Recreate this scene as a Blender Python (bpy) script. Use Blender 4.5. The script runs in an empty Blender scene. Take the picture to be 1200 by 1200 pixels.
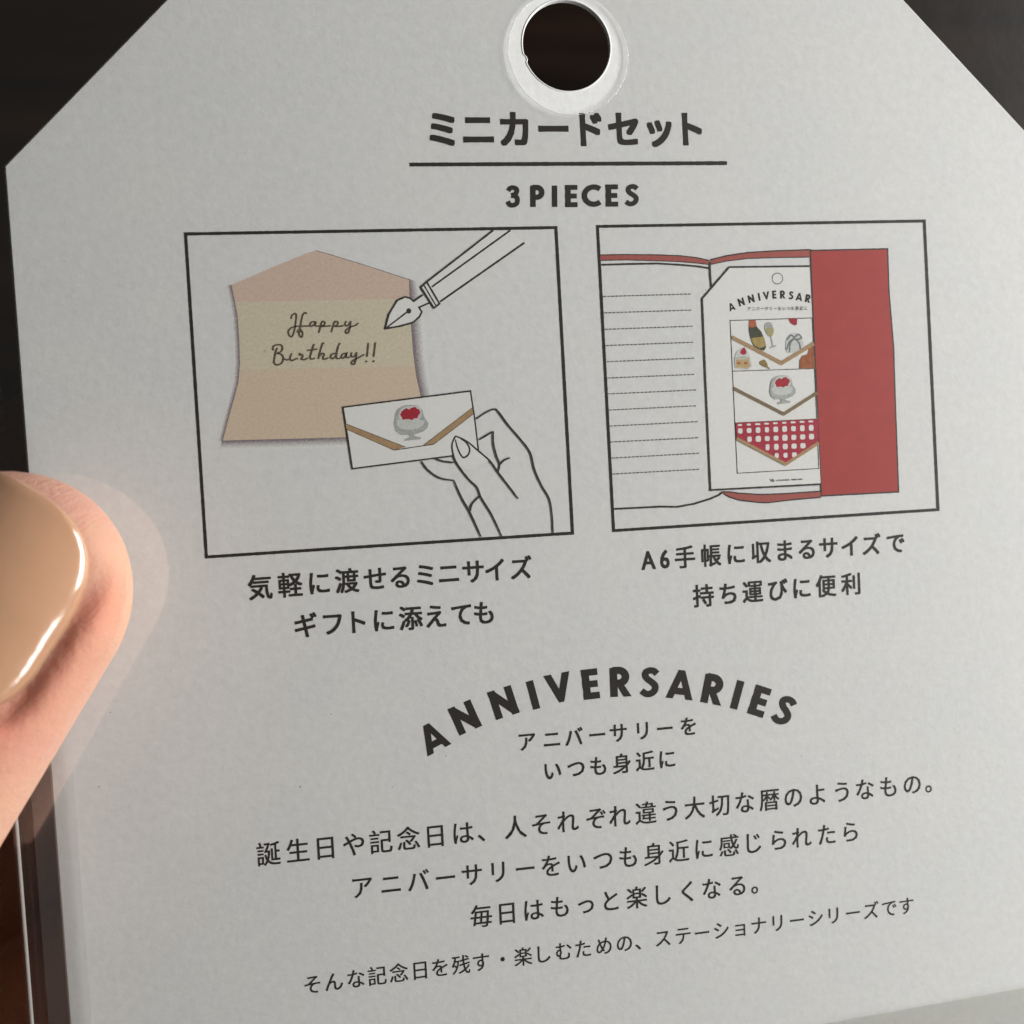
import bpy, bmesh, math, random
from mathutils import Vector, Matrix
import numpy as np

# 1 Blender unit = 1 cm.  The card lies in the plane z = 0, its front faces +z.
S = bpy.context.scene
S.unit_settings.scale_length = 0.01
COL = S.collection
rnd = random.Random(7)

# ------------------------------------------------------------------ camera
FPX = 1150.034                      # focal length in photo pixels (photo 1200 wide)
RV = np.array([0.037, -0.159, -0.059]); TV = np.array([6.929, -0.579, 86.307]) / 10
def rodr(w):
    t = np.linalg.norm(w); k = w / t
    K = np.array([[0, -k[2], k[1]], [k[2], 0, -k[0]], [-k[1], k[0], 0]])
    return np.eye(3) + math.sin(t) * K + (1 - math.cos(t)) * K @ K
RM = rodr(RV); F = np.diag([1., -1., -1.])
cen = F @ (-RM.T @ TV)
ax = [F @ RM[0], -(F @ RM[1]), -(F @ RM[2])]
cam = bpy.data.objects.new('camera', bpy.data.cameras.new('camera')); COL.objects.link(cam)
cam.matrix_world = Matrix(((ax[0][0], ax[1][0], ax[2][0], cen[0]), (ax[0][1], ax[1][1], ax[2][1], cen[1]),
                           (ax[0][2], ax[1][2], ax[2][2], cen[2]), (0, 0, 0, 1)))
cam.data.sensor_width = 36; cam.data.lens = 36 * FPX / 1200
cam.data.clip_start = 0.1; cam.data.clip_end = 500
cam.data.dof.use_dof = True; cam.data.dof.focus_distance = 8.55; cam.data.dof.aperture_fstop = 0.34
S.camera = cam

# ------------------------------------------------------------------ light
W = bpy.data.worlds.new('World'); S.world = W; W.use_nodes = True
W.node_tree.nodes['Background'].inputs[0].default_value = (0.95, 0.82, 0.70, 1)
W.node_tree.nodes['Background'].inputs[1].default_value = 0.012
def area(name, loc, target, sx, sy, power, col):
    l = bpy.data.lights.new(name, 'AREA'); l.shape = 'RECTANGLE'; l.size = sx; l.size_y = sy
    l.energy = power; l.color = col
    o = bpy.data.objects.new(name, l); COL.objects.link(o); o.location = loc
    o.rotation_euler = (Vector(target) - Vector(loc)).to_track_quat('-Z', 'Y').to_euler()
    return o
area('window_light', (35, 5, 16), (0, 0, 0), 40, 11, 41000, (1.0, 0.985, 0.96))
area('window_light', (25, -27, 19), (-4, 0, 0), 9, 5, 3000, (1.0, 0.98, 0.945))
S.view_settings.view_transform = 'Standard'; S.view_settings.look = 'None'
S.view_settings.exposure = 0.0; S.view_settings.gamma = 1.0

# ------------------------------------------------------------------ helpers
def ph(u, v):
    """where a point measured on the photograph lies on the flat card, in cm"""
    d = np.array([(u - 600) / FPX, (v - 600) / FPX, 1.0]); dc = F @ (RM.T @ d)
    t = -cen[2] / dc[2]
    return cen[0] + dc[0] * t, cen[1] + dc[1] * t
def z(o, s):                                           # zoom-window measurement -> photo pixels
    return lambda pts: [(o[0] + x / s, o[1] + y / s) for x, y in pts]

def mat(name, col, rough=0.6, **kw):
    m = bpy.data.materials.new(name); m.use_nodes = True
    b = m.node_tree.nodes['Principled BSDF']
    b.inputs['Base Color'].default_value = (*col, 1); b.inputs['Roughness'].default_value = rough
    b.inputs['Specular IOR Level'].default_value = kw.get('spec', 0.3)
    return m, m.node_tree, b
def noise(nt, scale, detail=4, rough=0.6, coords=None):
    t = nt.nodes.new('ShaderNodeTexNoise'); t.inputs['Scale'].default_value = scale
    t.inputs['Detail'].default_value = detail; t.inputs['Roughness'].default_value = rough
    c = nt.nodes.new('ShaderNodeTexCoord'); nt.links.new(c.outputs['Object'], t.inputs['Vector'])
    return t
def ramp(nt, src, stops):
    r = nt.nodes.new('ShaderNodeValToRGB'); nt.links.new(src, r.inputs[0])
    while len(r.color_ramp.elements) < len(stops): r.color_ramp.elements.new(0.5)
    for e, (p, c) in zip(r.color_ramp.elements, stops): e.position = p; e.color = (*c, 1)
    return r
def bump(nt, b, src, strength, dist):
    bp = nt.nodes.new('ShaderNodeBump'); bp.inputs['Strength'].default_value = strength
    bp.inputs['Distance'].default_value = dist; nt.links.new(src, bp.inputs['Height'])
    nt.links.new(bp.outputs[0], b.inputs['Normal']); return bp

PAPER = (0.715, 0.72, 0.708)
def paper_mat():
    m, nt, b = mat('uncoated_paper', PAPER, 0.75)
    n1 = noise(nt, 13, 6, 0.8); n2 = noise(nt, 1.2, 3)
    r = ramp(nt, n1.outputs[0], [(0.25, tuple(c * 0.90 for c in PAPER)), (0.75, tuple(min(1, c * 1.07) for c in PAPER))])
    r2 = ramp(nt, n2.outputs[0], [(0.3, (0.96, 0.965, 0.985)), (0.7, (1, 1, 1))])
    mx = nt.nodes.new('ShaderNodeMixRGB'); mx.blend_type = 'MULTIPLY'; mx.inputs[0].default_value = 1
    nt.links.new(r.outputs[0], mx.inputs[1]); nt.links.new(r2.outputs[0], mx.inputs[2])
    nt.links.new(mx.outputs[0], b.inputs['Base Color'])
    n3 = noise(nt, 14, 5, 0.65)
    bump(nt, b, n3.outputs[0], 0.5, 0.0045)
    return m
M = {'paper': paper_mat()}
def ink(name, col, var=0.12, rough=0.6, sc=28):
    m, nt, b = mat(name, col, rough)
    n = noise(nt, sc, 3, 0.7)
    r = ramp(nt, n.outputs[0], [(0.3, tuple(c * (1 - var) for c in col)), (0.7, tuple(min(1, c * (1 + var)) for c in col))])
    nt.links.new(r.outputs[0], b.inputs['Base Color']); M[name] = m
ink('black_ink', (0.018, 0.014, 0.012), 0.2)
ink('line_ink', (0.035, 0.030, 0.026), 0.2)
ink('thin_ink', (0.13, 0.12, 0.105), 0.15)
ink('script_ink', (0.10, 0.075, 0.05), 0.15)
ink('letter_flap_ink', (0.61, 0.475, 0.385), 0.10, sc=40)
ink('letter_panel_ink', (0.61, 0.55, 0.42), 0.09, sc=40)
ink('letter_lower_ink', (0.62, 0.51, 0.39), 0.09, sc=40)
ink('white_print', (0.735, 0.735, 0.715), 0.03)
ink('gold_ink', (0.38, 0.25, 0.13), 0.15)
ink('bronze_ink', (0.20, 0.145, 0.075), 0.15)
ink('red_ink', (0.38, 0.045, 0.04), 0.06, sc=6)
ink('strip_red_ink', (0.36, 0.09, 0.075), 0.1)
ink('crimson_ink', (0.36, 0.012, 0.03), 0.2)
ink('gingham_ink', (0.38, 0.02, 0.045), 0.25)
ink('grey_ink', (0.38, 0.40, 0.385), 0.2, sc=45)
ink('pale_grey_ink', (0.56, 0.575, 0.56), 0.08, sc=45)
ink('steel_ink', (0.16, 0.18, 0.19), 0.2)
ink('bottle_ink', (0.055, 0.06, 0.035), 0.3)
ink('label_ink', (0.36, 0.27, 0.09), 0.3)
ink('foil_ink', (0.42, 0.11, 0.045), 0.2)
ink('champagne_ink', (0.36, 0.33, 0.16), 0.15)
ink('sponge_ink', (0.48, 0.36, 0.19), 0.15)
ink('violin_ink', (0.30, 0.10, 0.03), 0.3, sc=20)
ink('olive_ink', (0.25, 0.18, 0.05), 0.2)
def shadow_print():                       # the drop shadow that is printed behind the drawn letter: halftone fading out
    m, nt, b = mat('printed_soft_shadow', PAPER, 0.7)
    a = nt.nodes.new('ShaderNodeAttribute'); a.attribute_name = 'tone'
    n = noise(nt, 60, 2, 0.5)
    ad = nt.nodes.new('ShaderNodeMath'); ad.operation = 'MULTIPLY_ADD'; ad.inputs[1].default_value = 0.5; 
    nt.links.new(n.outputs[0], ad.inputs[0]); nt.links.new(a.outputs['Fac'], ad.inputs[2])
    r = ramp(nt, ad.outputs[0], [(0.40, PAPER), (1.1, (0.21, 0.17, 0.19))])
    nt.links.new(r.outputs[0], b.inputs['Base Color']); M['printed_soft_shadow'] = m
shadow_print()

def link(name, me, parent=None, smooth=False):
    o = bpy.data.objects.new(name, me); COL.objects.link(o)
    if parent: o.parent = parent
    if smooth:
        for p in me.polygons: p.use_smooth = True
    return o
def empty(name, loc=(0, 0, 0), parent=None):
    o = bpy.data.objects.new(name, None); COL.objects.link(o); o.location = loc; o.empty_display_size = 0.5
    if parent: o.parent = parent
    return o
def tag(o, label, cat=None, kind=None):
    if label: o['label'] = label
    if cat: o['category'] = cat
    if kind: o['kind'] = kind

def catmull(pts, closed=False, n=6):
    P = [Vector(p) for p in pts]; out = []; N = len(P)
    for i in range(N if closed else N - 1):
        if closed: a, b, c, d = P[i - 1], P[i], P[(i + 1) % N], P[(i + 2) % N]
        else: a, b, c, d = P[max(i - 1, 0)], P[i], P[i + 1], P[min(i + 2, N - 1)]
        for k in range(n):
            t = k / n
            out.append(0.5 * ((2 * b) + (c - a) * t + (2 * a - 5 * b + 4 * c - d) * t * t + (3 * b - a - 3 * c + d) * t ** 3))
    if not closed: out.append(P[-1])
    return [tuple(p) for p in out]

class Print:
    """thin layers of ink on the card, one mesh; pieces measured in photo pixels"""
    def __init__(s, z0=0.0016): s.v = []; s.f = []; s.mi = []; s.mats = []; s.z = z0; s.tone = {}
    def _m(s, name):
        if name not in s.mats: s.mats.append(name)
        return s.mats.index(name)
    def poly(s, pts, m, smooth=False, same=False):
        if smooth: pts = catmull(pts, True, 5)
        if not same: s.z += 4e-5
        i0 = len(s.v)
        for p in pts: x, y = ph(*p); s.v.append((x, y, s.z))
        s.f.append(list(range(i0, i0 + len(pts)))); s.mi.append(s._m(m))
    def line(s, pts, w, m, closed=False, smooth=False, taper=0, same=False, jit=0.10):
        if smooth: pts = catmull(pts, closed, 6)
        if jit and not same:                                  # ink edges are never perfectly even: short steps, uneven width
            Q = list(pts) + ([pts[0]] if closed else []); R_ = []
            for a, b in zip(Q, Q[1:]):
                n = max(1, int(math.hypot(b[0] - a[0], b[1] - a[1]) / 2.2))
                R_ += [(a[0] + (b[0] - a[0]) * k / n, a[1] + (b[1] - a[1]) * k / n) for k in range(n)]
            pts = R_ if closed else R_ + [Q[-1]]
        P = [Vector(p) for p in pts]; N = len(P)
        if not same: s.z += 4e-5
        L = []; R = []
        for i in range(N):
            a = P[i] - P[i - 1] if (i or closed) else P[1] - P[0]
            b = P[(i + 1) % N] - P[i] if (i < N - 1 or closed) else a
            a = a.normalized(); b = b.normalized()
            n = Vector((-a.y - b.y, a.x + b.x))
            n = n.normalized() if n.length > 1e-6 else Vector((-a.y, a.x))
            c = max(0.45, n.dot(Vector((-a.y, a.x))))
            ww = w * 0.5 + (rnd.uniform(-1, 1) * jit * (0.5 + 0.25 * w) if jit else 0)
            if taper: 
                q = i / (N - 1); ww *= 1 - taper * abs(2 * q - 1) ** 3
            L.append(P[i] + n * ww / c); R.append(P[i] - n * ww / c)
        i0 = len(s.v)
        for l, r in zip(L, R):
            for q in (l, r): x, y = ph(*q); s.v.append((x, y, s.z))
        k = s._m(m)
        for i in range(N if closed else N - 1):
            j = (i + 1) % N
            s.f.append([i0 + 2 * i, i0 + 2 * i + 1, i0 + 2 * j + 1, i0 + 2 * j]); s.mi.append(k)
    def grad(s, inner, outer, m):                       # strip fading from inner to outer
        s.z += 4e-5; i0 = len(s.v); K = 3
        for a, b in zip(inner, outer):
            for k in range(K + 1):
                q = k / K
                x, y = ph(a[0] + (b[0] - a[0]) * q, a[1] + (b[1] - a[1]) * q)
                s.tone[len(s.v)] = (1 - q) * 0.85; s.v.append((x, y, s.z))
        for i in range(len(inner) - 1):
            for k in range(K):
                j = i0 + i * (K + 1) + k
                s.f.append([j, j + 1, j + K + 2, j + K + 1]); s.mi.append(s._m(m))
    def build(s, name, parent):
        me = bpy.data.meshes.new(name); me.from_pydata(s.v, [], s.f)
        for k in s.mats: me.materials.append(M[k])
        for p, k in zip(me.polygons, s.mi): p.material_index = k
        if s.tone:
            at = me.attributes.new('tone', 'FLOAT', 'POINT')
            for i, t in s.tone.items(): at.data[i].value = t
        bm = bmesh.new(); bm.from_mesh(me)
        bmesh.ops.triangulate(bm, faces=[f for f in bm.faces if len(f.verts) > 4])
        for f in bm.faces:
            f.normal_update()
            if f.normal.z < 0: f.normal_flip()
        bm.to_mesh(me); bm.free()
        return link(name, me, parent)

# ---- Japanese lettering from Blender's built-in typeface
GL = {}
def glyphs(reqs):
    objs = []
    for ch, off in sorted(reqs):
        c = bpy.data.curves.new('g', 'FONT'); c.body = ch; c.size = 1.0; c.offset = off; c.resolution_u = 3
        o = bpy.data.objects.new('g', c); COL.objects.link(o); objs.append((ch, off, o))
    bpy.context.view_layer.update(); dg = bpy.context.evaluated_depsgraph_get()
    for ch, off, o in objs:
        me = o.evaluated_get(dg).to_mesh()
        V = [(v.co.x, v.co.y) for v in me.vertices]; Fc = [list(p.vertices) for p in me.polygons]
        GL[(ch, off)] = (V, Fc); o.evaluated_get(dg).to_mesh_clear()
    for ch, off, o in objs:
        c = o.data; bpy.data.objects.remove(o); bpy.data.curves.remove(c)

LINES = []          # (part name, text, photo x centres, (x0,y0,x1,y1) line of cell centres, em px, bold offset, x squeeze)
def tl(name, text, xs, y, em, off=0.0, sq=1.0, parent=None, ink='black_ink'):
    xs = list(xs); assert len(xs) == len(text), (text, len(xs), len(text))
    LINES.append((name, text, xs, y, em, off, sq, parent, ink))
zx = lambda o, s, l: [o + a / s for a in l]

def build_lines(parent):
    glyphs({(ch, 0.0) for L in LINES for ch in L[1]} | {('国', 0.0)})
    gx = [v for v in GL[('国', 0.0)][0]]
    cx0 = (min(v[0] for v in gx) + max(v[0] for v in gx)) / 2; cy0 = (min(v[1] for v in gx) + max(v[1] for v in gx)) / 2
    unit = (max(v[1] for v in gx) - min(v[1] for v in gx)) / 0.92     # em in text units
    for name, text, xs, (x0, y0, x1, y1), em, off, sq, par, ik in LINES:
        V = []; Fc = []; em *= 0.925; sq *= 0.94
        for i, (ch, u) in enumerate(zip(text, xs)):
            v = y0 + (y1 - y0) * (u - x0) / (x1 - x0)
            c = Vector(ph(u, v)); a = Vector(ph(x0, y0)); b = Vector(ph(x1, y1))
            dx = (b - a).normalized(); dy = Vector((-dx.y, dx.x))
            um = (x0 + x1) / 2; vm = (y0 + y1) / 2
            k = (Vector(ph(um, vm + em / 2)) - Vector(ph(um, vm - em / 2))).length / unit
            gv, gf = GL[(ch, 0.0)]
            gc = (min(q[0] for q in gv) + max(q[0] for q in gv)) / 2
            nr = 8 if off > 0.02 else 4
            for ring in range(nr if off else 1):
                i0 = len(V); ex, ey = [(1, 1), (-1, 1), (-1, -1), (1, -1), (1, 0), (0, 1), (-1, 0), (0, -1)][ring]; ex *= off * .85; ey *= off * .85
                for q in gv:
                    p = c + dx * ((q[0] - gc) * k * sq + ex * k) + dy * ((q[1] - cy0) * k + ey * k)
                    V.append((p.x, p.y, (0.0085 if par else 0.0018) + 5e-5 * ring))
                Fc += [[i0 + j for j in f] for f in gf]
        me = bpy.data.meshes.new(name); me.from_pydata(V, [], Fc); me.materials.append(M[ik])
        link(name, me, par or parent)

# ---- geometric bold capitals, drawn as strokes on a 1-high cell: (width, [strokes])
def arc(cx, cy, rx, ry, a0, a1, n=14):
    return [(cx + rx * math.cos(math.radians(a0 + (a1 - a0) * i / n)), cy + ry * math.sin(math.radians(a0 + (a1 - a0) * i / n))) for i in range(n + 1)]
B = 0.25
CAP = {   # strokes: list of point lists (y up 0..1), or ('poly', pts)
 'A': (0.86, [('poly', [(0, 0), (0.22, 0), (0.53, 0.94), (0.53, 1), (0.33, 1)]), ('poly', [(0.64, 0), (0.86, 0), (0.53, 1), (0.40, 1), (0.40, 0.78)]), [(0.2, 0.27), (0.66, 0.27)]]),
 'N': (0.80, [[(B / 2, 0), (B / 2, 1)], [(0.8 - B / 2, 0), (0.8 - B / 2, 1)], ('poly', [(0, 1), (0.2, 1), (0.8, 0.16), (0.8, 0), (0.6, 0), (0, 0.84)])]),
 'I': (B, [[(B / 2, 0), (B / 2, 1)]]),
 'V': (0.84, [('poly', [(0, 1), (0.24, 1), (0.50, 0.2), (0.50, 0), (0.34, 0)]), ('poly', [(0.84, 1), (0.60, 1), (0.34, 0.2), (0.34, 0), (0.50, 0)])]),
 'E': (0.52, [[(B / 2, 0), (B / 2, 1)], [(0, 0.905), (0.52, 0.905)], [(0, 0.5), (0.49, 0.5)], [(0, 0.095), (0.52, 0.095)]]),
 'P': (0.60, [[(B / 2, 0), (B / 2, 1)], [(0.1, 0.91)] + arc(0.28, 0.68, 0.22, 0.23, 90, -90) + [(0.1, 0.45)]]),
 'R': (0.66, [[(B / 2, 0), (B / 2, 1)], [(0.1, 0.91)] + arc(0.29, 0.69, 0.22, 0.22, 90, -90) + [(0.1, 0.47)], ('poly', [(0.2, 0.44), (0.40, 0.50), (0.68, 0), (0.43, 0)])]),
 'S': (0.56, [catmull([(0.50, 0.80), (0.40, 0.89), (0.27, 0.905), (0.15, 0.84), (0.13, 0.72), (0.21, 0.60), (0.35, 0.50), (0.455, 0.38), (0.44, 0.22), (0.31, 0.105), (0.16, 0.10), (0.03, 0.20)], False, 4)]),
 'C': (0.76, [arc(0.50, 0.5, 0.39, 0.405, 48, 312, 22)]),
 '3': (0.56, [catmull([(0.07, 0.76), (0.15, 0.88), (0.28, 0.91), (0.41, 0.85), (0.43, 0.72), (0.35, 0.60), (0.20, 0.55)], False, 4), catmull([(0.20, 0.54), (0.38, 0.50), (0.455, 0.38), (0.43, 0.18), (0.29, 0.09), (0.13, 0.11), (0.05, 0.27)], False, 4)]),
}
def caps(pr, text, spots, h, m='black_ink', wscale=1.0):
    """spots: (u, v, clockwise angle in degrees in the photo) of each letter's centre"""
    for ch, (u, v, a) in zip(text, spots):
        w, st = CAP[ch]; ca, sa = math.cos(math.radians(a)), math.sin(math.radians(a))
        def T(p):
            x = (p[0] - w / 2) * h * wscale; y = -(p[1] - 0.5) * h
            return (u + x * ca - y * sa, v + x * sa + y * ca)
        for s_ in st:
            if s_[0] == 'poly': pr.poly([T(p) for p in s_[1]], m)
            else: pr.line([T(p) for p in s_], jit=0, m=m, w=(B - 0.03 * (ch in 'S3')) * h * (0.92 if len(s_) == 2 and abs(s_[0][1] - s_[1][1]) < .01 else 1))

# ================================================================== the setting
def wood():
    m, nt, b = mat('dark_stained_wood', (0.012, 0.008, 0.006), 0.45)
    c = nt.nodes.new('ShaderNodeTexCoord'); mp = nt.nodes.new('ShaderNodeMapping'); mp.inputs['Scale'].default_value = (0.05, 0.5, 1)
    nt.links.new(c.outputs['Object'], mp.inputs[0])
    n = nt.nodes.new('ShaderNodeTexNoise'); n.inputs['Scale'].default_value = 1.1; n.inputs['Detail'].default_value = 6
    nt.links.new(mp.outputs[0], n.inputs['Vector'])
    r = ramp(nt, n.outputs[0], [(0.35, (0.003, 0.002, 0.0014)), (0.55, (0.010, 0.0055, 0.0035)), (0.75, (0.024, 0.012, 0.007))])
    nt.links.new(r.outputs[0], b.inputs['Base Color']); bump(nt, b, n.outputs[0], 0.3, 0.05)
    b.inputs['Specular IOR Level'].default_value = 0.05
    return m
me = bpy.data.meshes.new('tabletop')
bm = bmesh.new(); bmesh.ops.create_grid(bm, x_segments=40, y_segments=40, size=90)
for v in bm.verts: v.co.z = -26 + 0.05 * math.sin(v.co.x * .3) * math.cos(v.co.y * .23)
bm.to_mesh(me); bm.free(); me.materials.append(wood())
t = link('tabletop', me, None, True); tag(t, 'dark brown wooden tabletop, out of focus far below the tag', None, 'structure')

# ================================================================== the tag
XL = 4.626; YSH = 2.981; YB = -11.2; YT = 4.75; HX, HY, HR = 0.0, 3.975, 0.383; TH = 0.05
tagroot = empty('gift_tag', (0, 0, 0))
tag(tagroot, 'white paper hang tag with cut corners and punched hole, printed with black Japanese text', 'tag')
ch = (YT - YSH)
outline = [(-XL, YB), (XL, YB), (XL, YSH), (XL - ch, YT), (-XL + ch, YT), (-XL, YSH)]
def card_mesh():
    # outer loop and hole loop, bevelled edges, front and back faces
    bm = bmesh.new(); N = 96
    def loop_outer(ins, zz):
        r = []
        n = len(outline)
        for i in range(n):
            a = Vector(outline[i - 1]); b = Vector(outline[i]); c = Vector(outline[(i + 1) % n])
            d1 = (b - a).normalized(); d2 = (c - b).normalized(); n1 = Vector((-d1.y, d1.x)); n2 = Vector((-d2.y, d2.x))
            nn = (n1 + n2).normalized(); q = b + nn * ins / max(.3, nn.dot(n1)); r.append(bm.verts.new((q.x, q.y, zz)))
        return r
    def loop_hole(gr, zz):
        out = []
        for i in range(N):
            a = 2 * math.pi * i / N
            r = HR + gr
            d = (math.degrees(a) - 197 + 180) % 360 - 180              # the small torn nick on the left of the hole
            r -= 0.028 * math.exp(-(d / 2.6) ** 2)
            out.append(bm.verts.new((HX + r * math.cos(a), HY + r * math.sin(a), zz)))
        return out
    o = [loop_outer(i, zz) for i, zz in ((0.018, 0), (0, -0.018), (0, -0.022), (0, -TH + .01), (0.01, -TH))]
    h = [loop_hole(g, zz) for g, zz in ((0.016, 0.0), (0.010, 0.004), (0.004, 0.003), (0, -0.006), (0, -TH + .005), (0.008, -TH))]
    for L in (o, h):
        for a, b in zip(L, L[1:]):
            for i in range(len(a)): bm.faces.new((a[i], a[(i + 1) % len(a)], b[(i + 1) % len(a)], b[i]))
    for oo, hh in ((o[0], h[0]), (o[-1], h[-1])):
        es = [bm.edges.get((L[i], L[(i + 1) % len(L)])) for L in (oo, hh) for i in range(len(L))]
        bmesh.ops.triangle_fill(bm, use_beauty=True, edges=es)
    bmesh.ops.recalc_face_normals(bm, faces=bm.faces)
    me = bpy.data.meshes.new('card'); bm.to_mesh(me); bm.free(); me.materials.append(M['paper']); return me
card = link('card', card_mesh(), tagroot)

# ---- headings
tl('title_lettering', 'ミニカードセット', zx(480, 3.158, [121, 254, 388, 533, 672, 792, 925, 1046]), (518, 152.2, 811, 152.0), 46.0, 0.038)
# A rule drawn under the title and the 3PIECES line
p = Print(); p.line([(480, 192.9), (852, 191.2)], 4.6, 'black_ink'); p.build('title_rule', tagroot)
p = Print()
caps(p, '3PIECES', [(601.5, 230.2, -0.5), (629.5, 230, -0.5), (650, 230, -0.5), (669.5, 229.8, -0.5), (692.5, 229.3, -0.6), (717, 229.2, -0.8), (740.6, 228.8, -0.8)], 25.0, wscale=1.12)
p.build('piece_count_lettering', tagroot)

# ---- captions
tl('caption_lettering', '気軽に渡せるミニサイズ', zx(280, 3.333, [83, 201, 315, 423, 532, 630, 728, 820, 916, 1000, 1103]), (304.9, 688.6, 610.9, 666.1), 31, 0.020)
tl('caption_lettering', 'ギフトに添えても', zx(280, 3.333, [262, 367, 468, 567, 672, 770, 870, 957]), (358.6, 733.6, 567, 718.6), 31, 0.020)
tl('caption_lettering', '手帳に収まるサイズで', zx(740, 3.529, [222, 330, 433, 537, 635, 725, 815, 903, 993, 1093]), (802.9, 653.4, 1049.7, 636.8), 28, 0.020)
tl('caption_lettering', 'A6', zx(740, 3.529, [70, 138]), (759.8, 656.2, 779.1, 654.7), 31, 0.020, 0.86)
tl('caption_lettering', '持ち運びに便利', zx(740, 3.529, [298, 400, 502, 607, 705, 805, 907]), (824.4, 698.6, 997, 684.8), 28.5, 0.020)

# ---- arched heading
AZ = z((480, 740), 2.5)
sp = [(68, 310, -28), (162, 252, -24), (275, 208, -18), (362, 186, -15), (438, 165, -11), (530, 154, -6.5), (617, 148.5, -2), (704, 148.5, 2), (794, 155.5, 6), (889, 170, 11), (960, 185.5, 15), (1025, 204, 18), (1098, 231, 23)]
p = Print(); caps(p, 'ANNIVERSARIES', [(*AZ([(a, b)])[0], c) for a, b, c in sp], 34, wscale=1.08); p.build('arched_heading_lettering', tagroot)
tl('subtitle_lettering', 'アニバーサリーを', zx(480, 2.5, [345, 417, 482, 550, 612, 683, 748, 817]), (618, 869.2, 806.8, 851.5), 25, 0.015)
tl('subtitle_lettering', 'いつも身近に', zx(480, 2.5, [420, 488, 553, 622, 690, 755]), (648, 903.4, 782, 889.8), 25.5, 0.015)

# ---- body text
tl('body_lettering', '誕生日や記念日は、人それぞれ違う大切な暦のようなもの。',
   zx(290, 3, [75, 178, 275, 374, 470, 567, 661, 760, 822, 943, 1033, 1127]) + zx(690, 2.857, [25, 104, 191, 273, 355, 438, 523, 605, 685, 765, 848, 925, 1003, 1083, 1137]), (315, 1001, 1069.1, 919.4), 29.3, 0.008)
tl('body_lettering', 'アニバーサリーをいつも身近に感じられたら',
   zx(290, 3, [405, 505, 602, 697, 790, 882, 977, 1067, 1158]) + zx(690, 2.857, [48, 132, 218, 302, 386, 470, 553, 637, 713, 797, 877]), (425, 1040, 854.5, 991.3), 29, 0.008)
tl('body_lettering', '毎日はもっと楽しくなる。', zx(340, 3.158, [708, 803, 903, 998, 1095]) + zx(700, 3.077, [50, 143, 238, 325, 413, 505, 567]), (564.2, 1073.9, 746.5, 1052.2), 28.8, 0.008)
tl('footer_lettering', 'そんな記念日を残す・楽しむための、ステーショナリーシリーズです',
   zx(340, 3.158, [83, 163, 245, 323, 403, 482, 555, 633, 708, 787, 863, 940, 1013, 1085, 1162]) + zx(700, 3.077, [98, 147, 237, 310, 378, 448, 515, 583, 650, 720, 788, 852, 922, 988, 1053, 1115]), (442.3, 1143.9, 1062.4, 1061.8), 23.6, 0.006)

# ---- left picture
picL = empty('picture_panel', (0, 0, 0), tagroot); tag(picL, 'printed picture of a pen, a letter and a hand holding a small envelope')
p = Print(); p.line([(217.6, 274.2), (651.5, 266.7), (671, 624.7), (242, 652.7)], 3.7, 'black_ink', True); p.build('border_line', picL)
p = Print(0.0004); Z = z((200, 250), 4)
left = [(285, 335), (300, 400), (314, 480), (322, 600), (325, 700), (318, 790), (300, 860), (272, 960), (245, 1065)]
right = [(1118, 310), (1119, 400), (1126, 520), (1136, 650), (1150, 760), (1172, 860), (1200, 1035)]
off = lambda L, dx, dy: [(a + dx, b + dy) for a, b in L]
p.grad(Z(left), Z(off(left, -30, 6)), 'printed_soft_shadow')
p.grad(Z([(1114, 305)] + right[1:]), Z([(1160, 325)] + off(right[1:], 62, 8)), 'printed_soft_shadow')
p.grad(Z([(240, 1062), (520, 1056), (840, 1046)]), Z([(232, 1112), (520, 1106), (840, 1096)]), 'printed_soft_shadow')
def interp(L, y):
    for (x0, y0), (x1, y1) in zip(L, L[1:]):
        if y0 <= y <= y1: return x0 + (x1 - x0) * (y - y0) / (y1 - y0)
    return L[-1][0]
pl = lambda a, b: [q for q in left if a < q[1] < b]
pr_ = lambda a, b: [q for q in right if a < q[1] < b][::-1]
p.poly(Z([(285, 335), (480, 252), (630, 190), (680, 174), (740, 190), (920, 245), (1118, 310)] + [(1119, 400)] + [(302, 416)]), 'letter_flap_ink')
p.poly(Z([(302, 416)] + pl(417, 735) + [(interp(left, 735), 735), (interp(right, 715), 715)] + pr_(405, 715) + [(1119, 400)]), 'letter_panel_ink', same=True)
p.poly(Z([(interp(left, 735), 735)] + pl(735, 1070) + [(1200, 1040)] + pr_(715, 1034) + [(interp(right, 715), 715)]), 'letter_lower_ink', same=True)
p.line(Z([(680, 175), (740, 191), (920, 246), (1116, 310)]), 0.7, 'thin_ink')
p.build('drawn_letter', picL)
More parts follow.
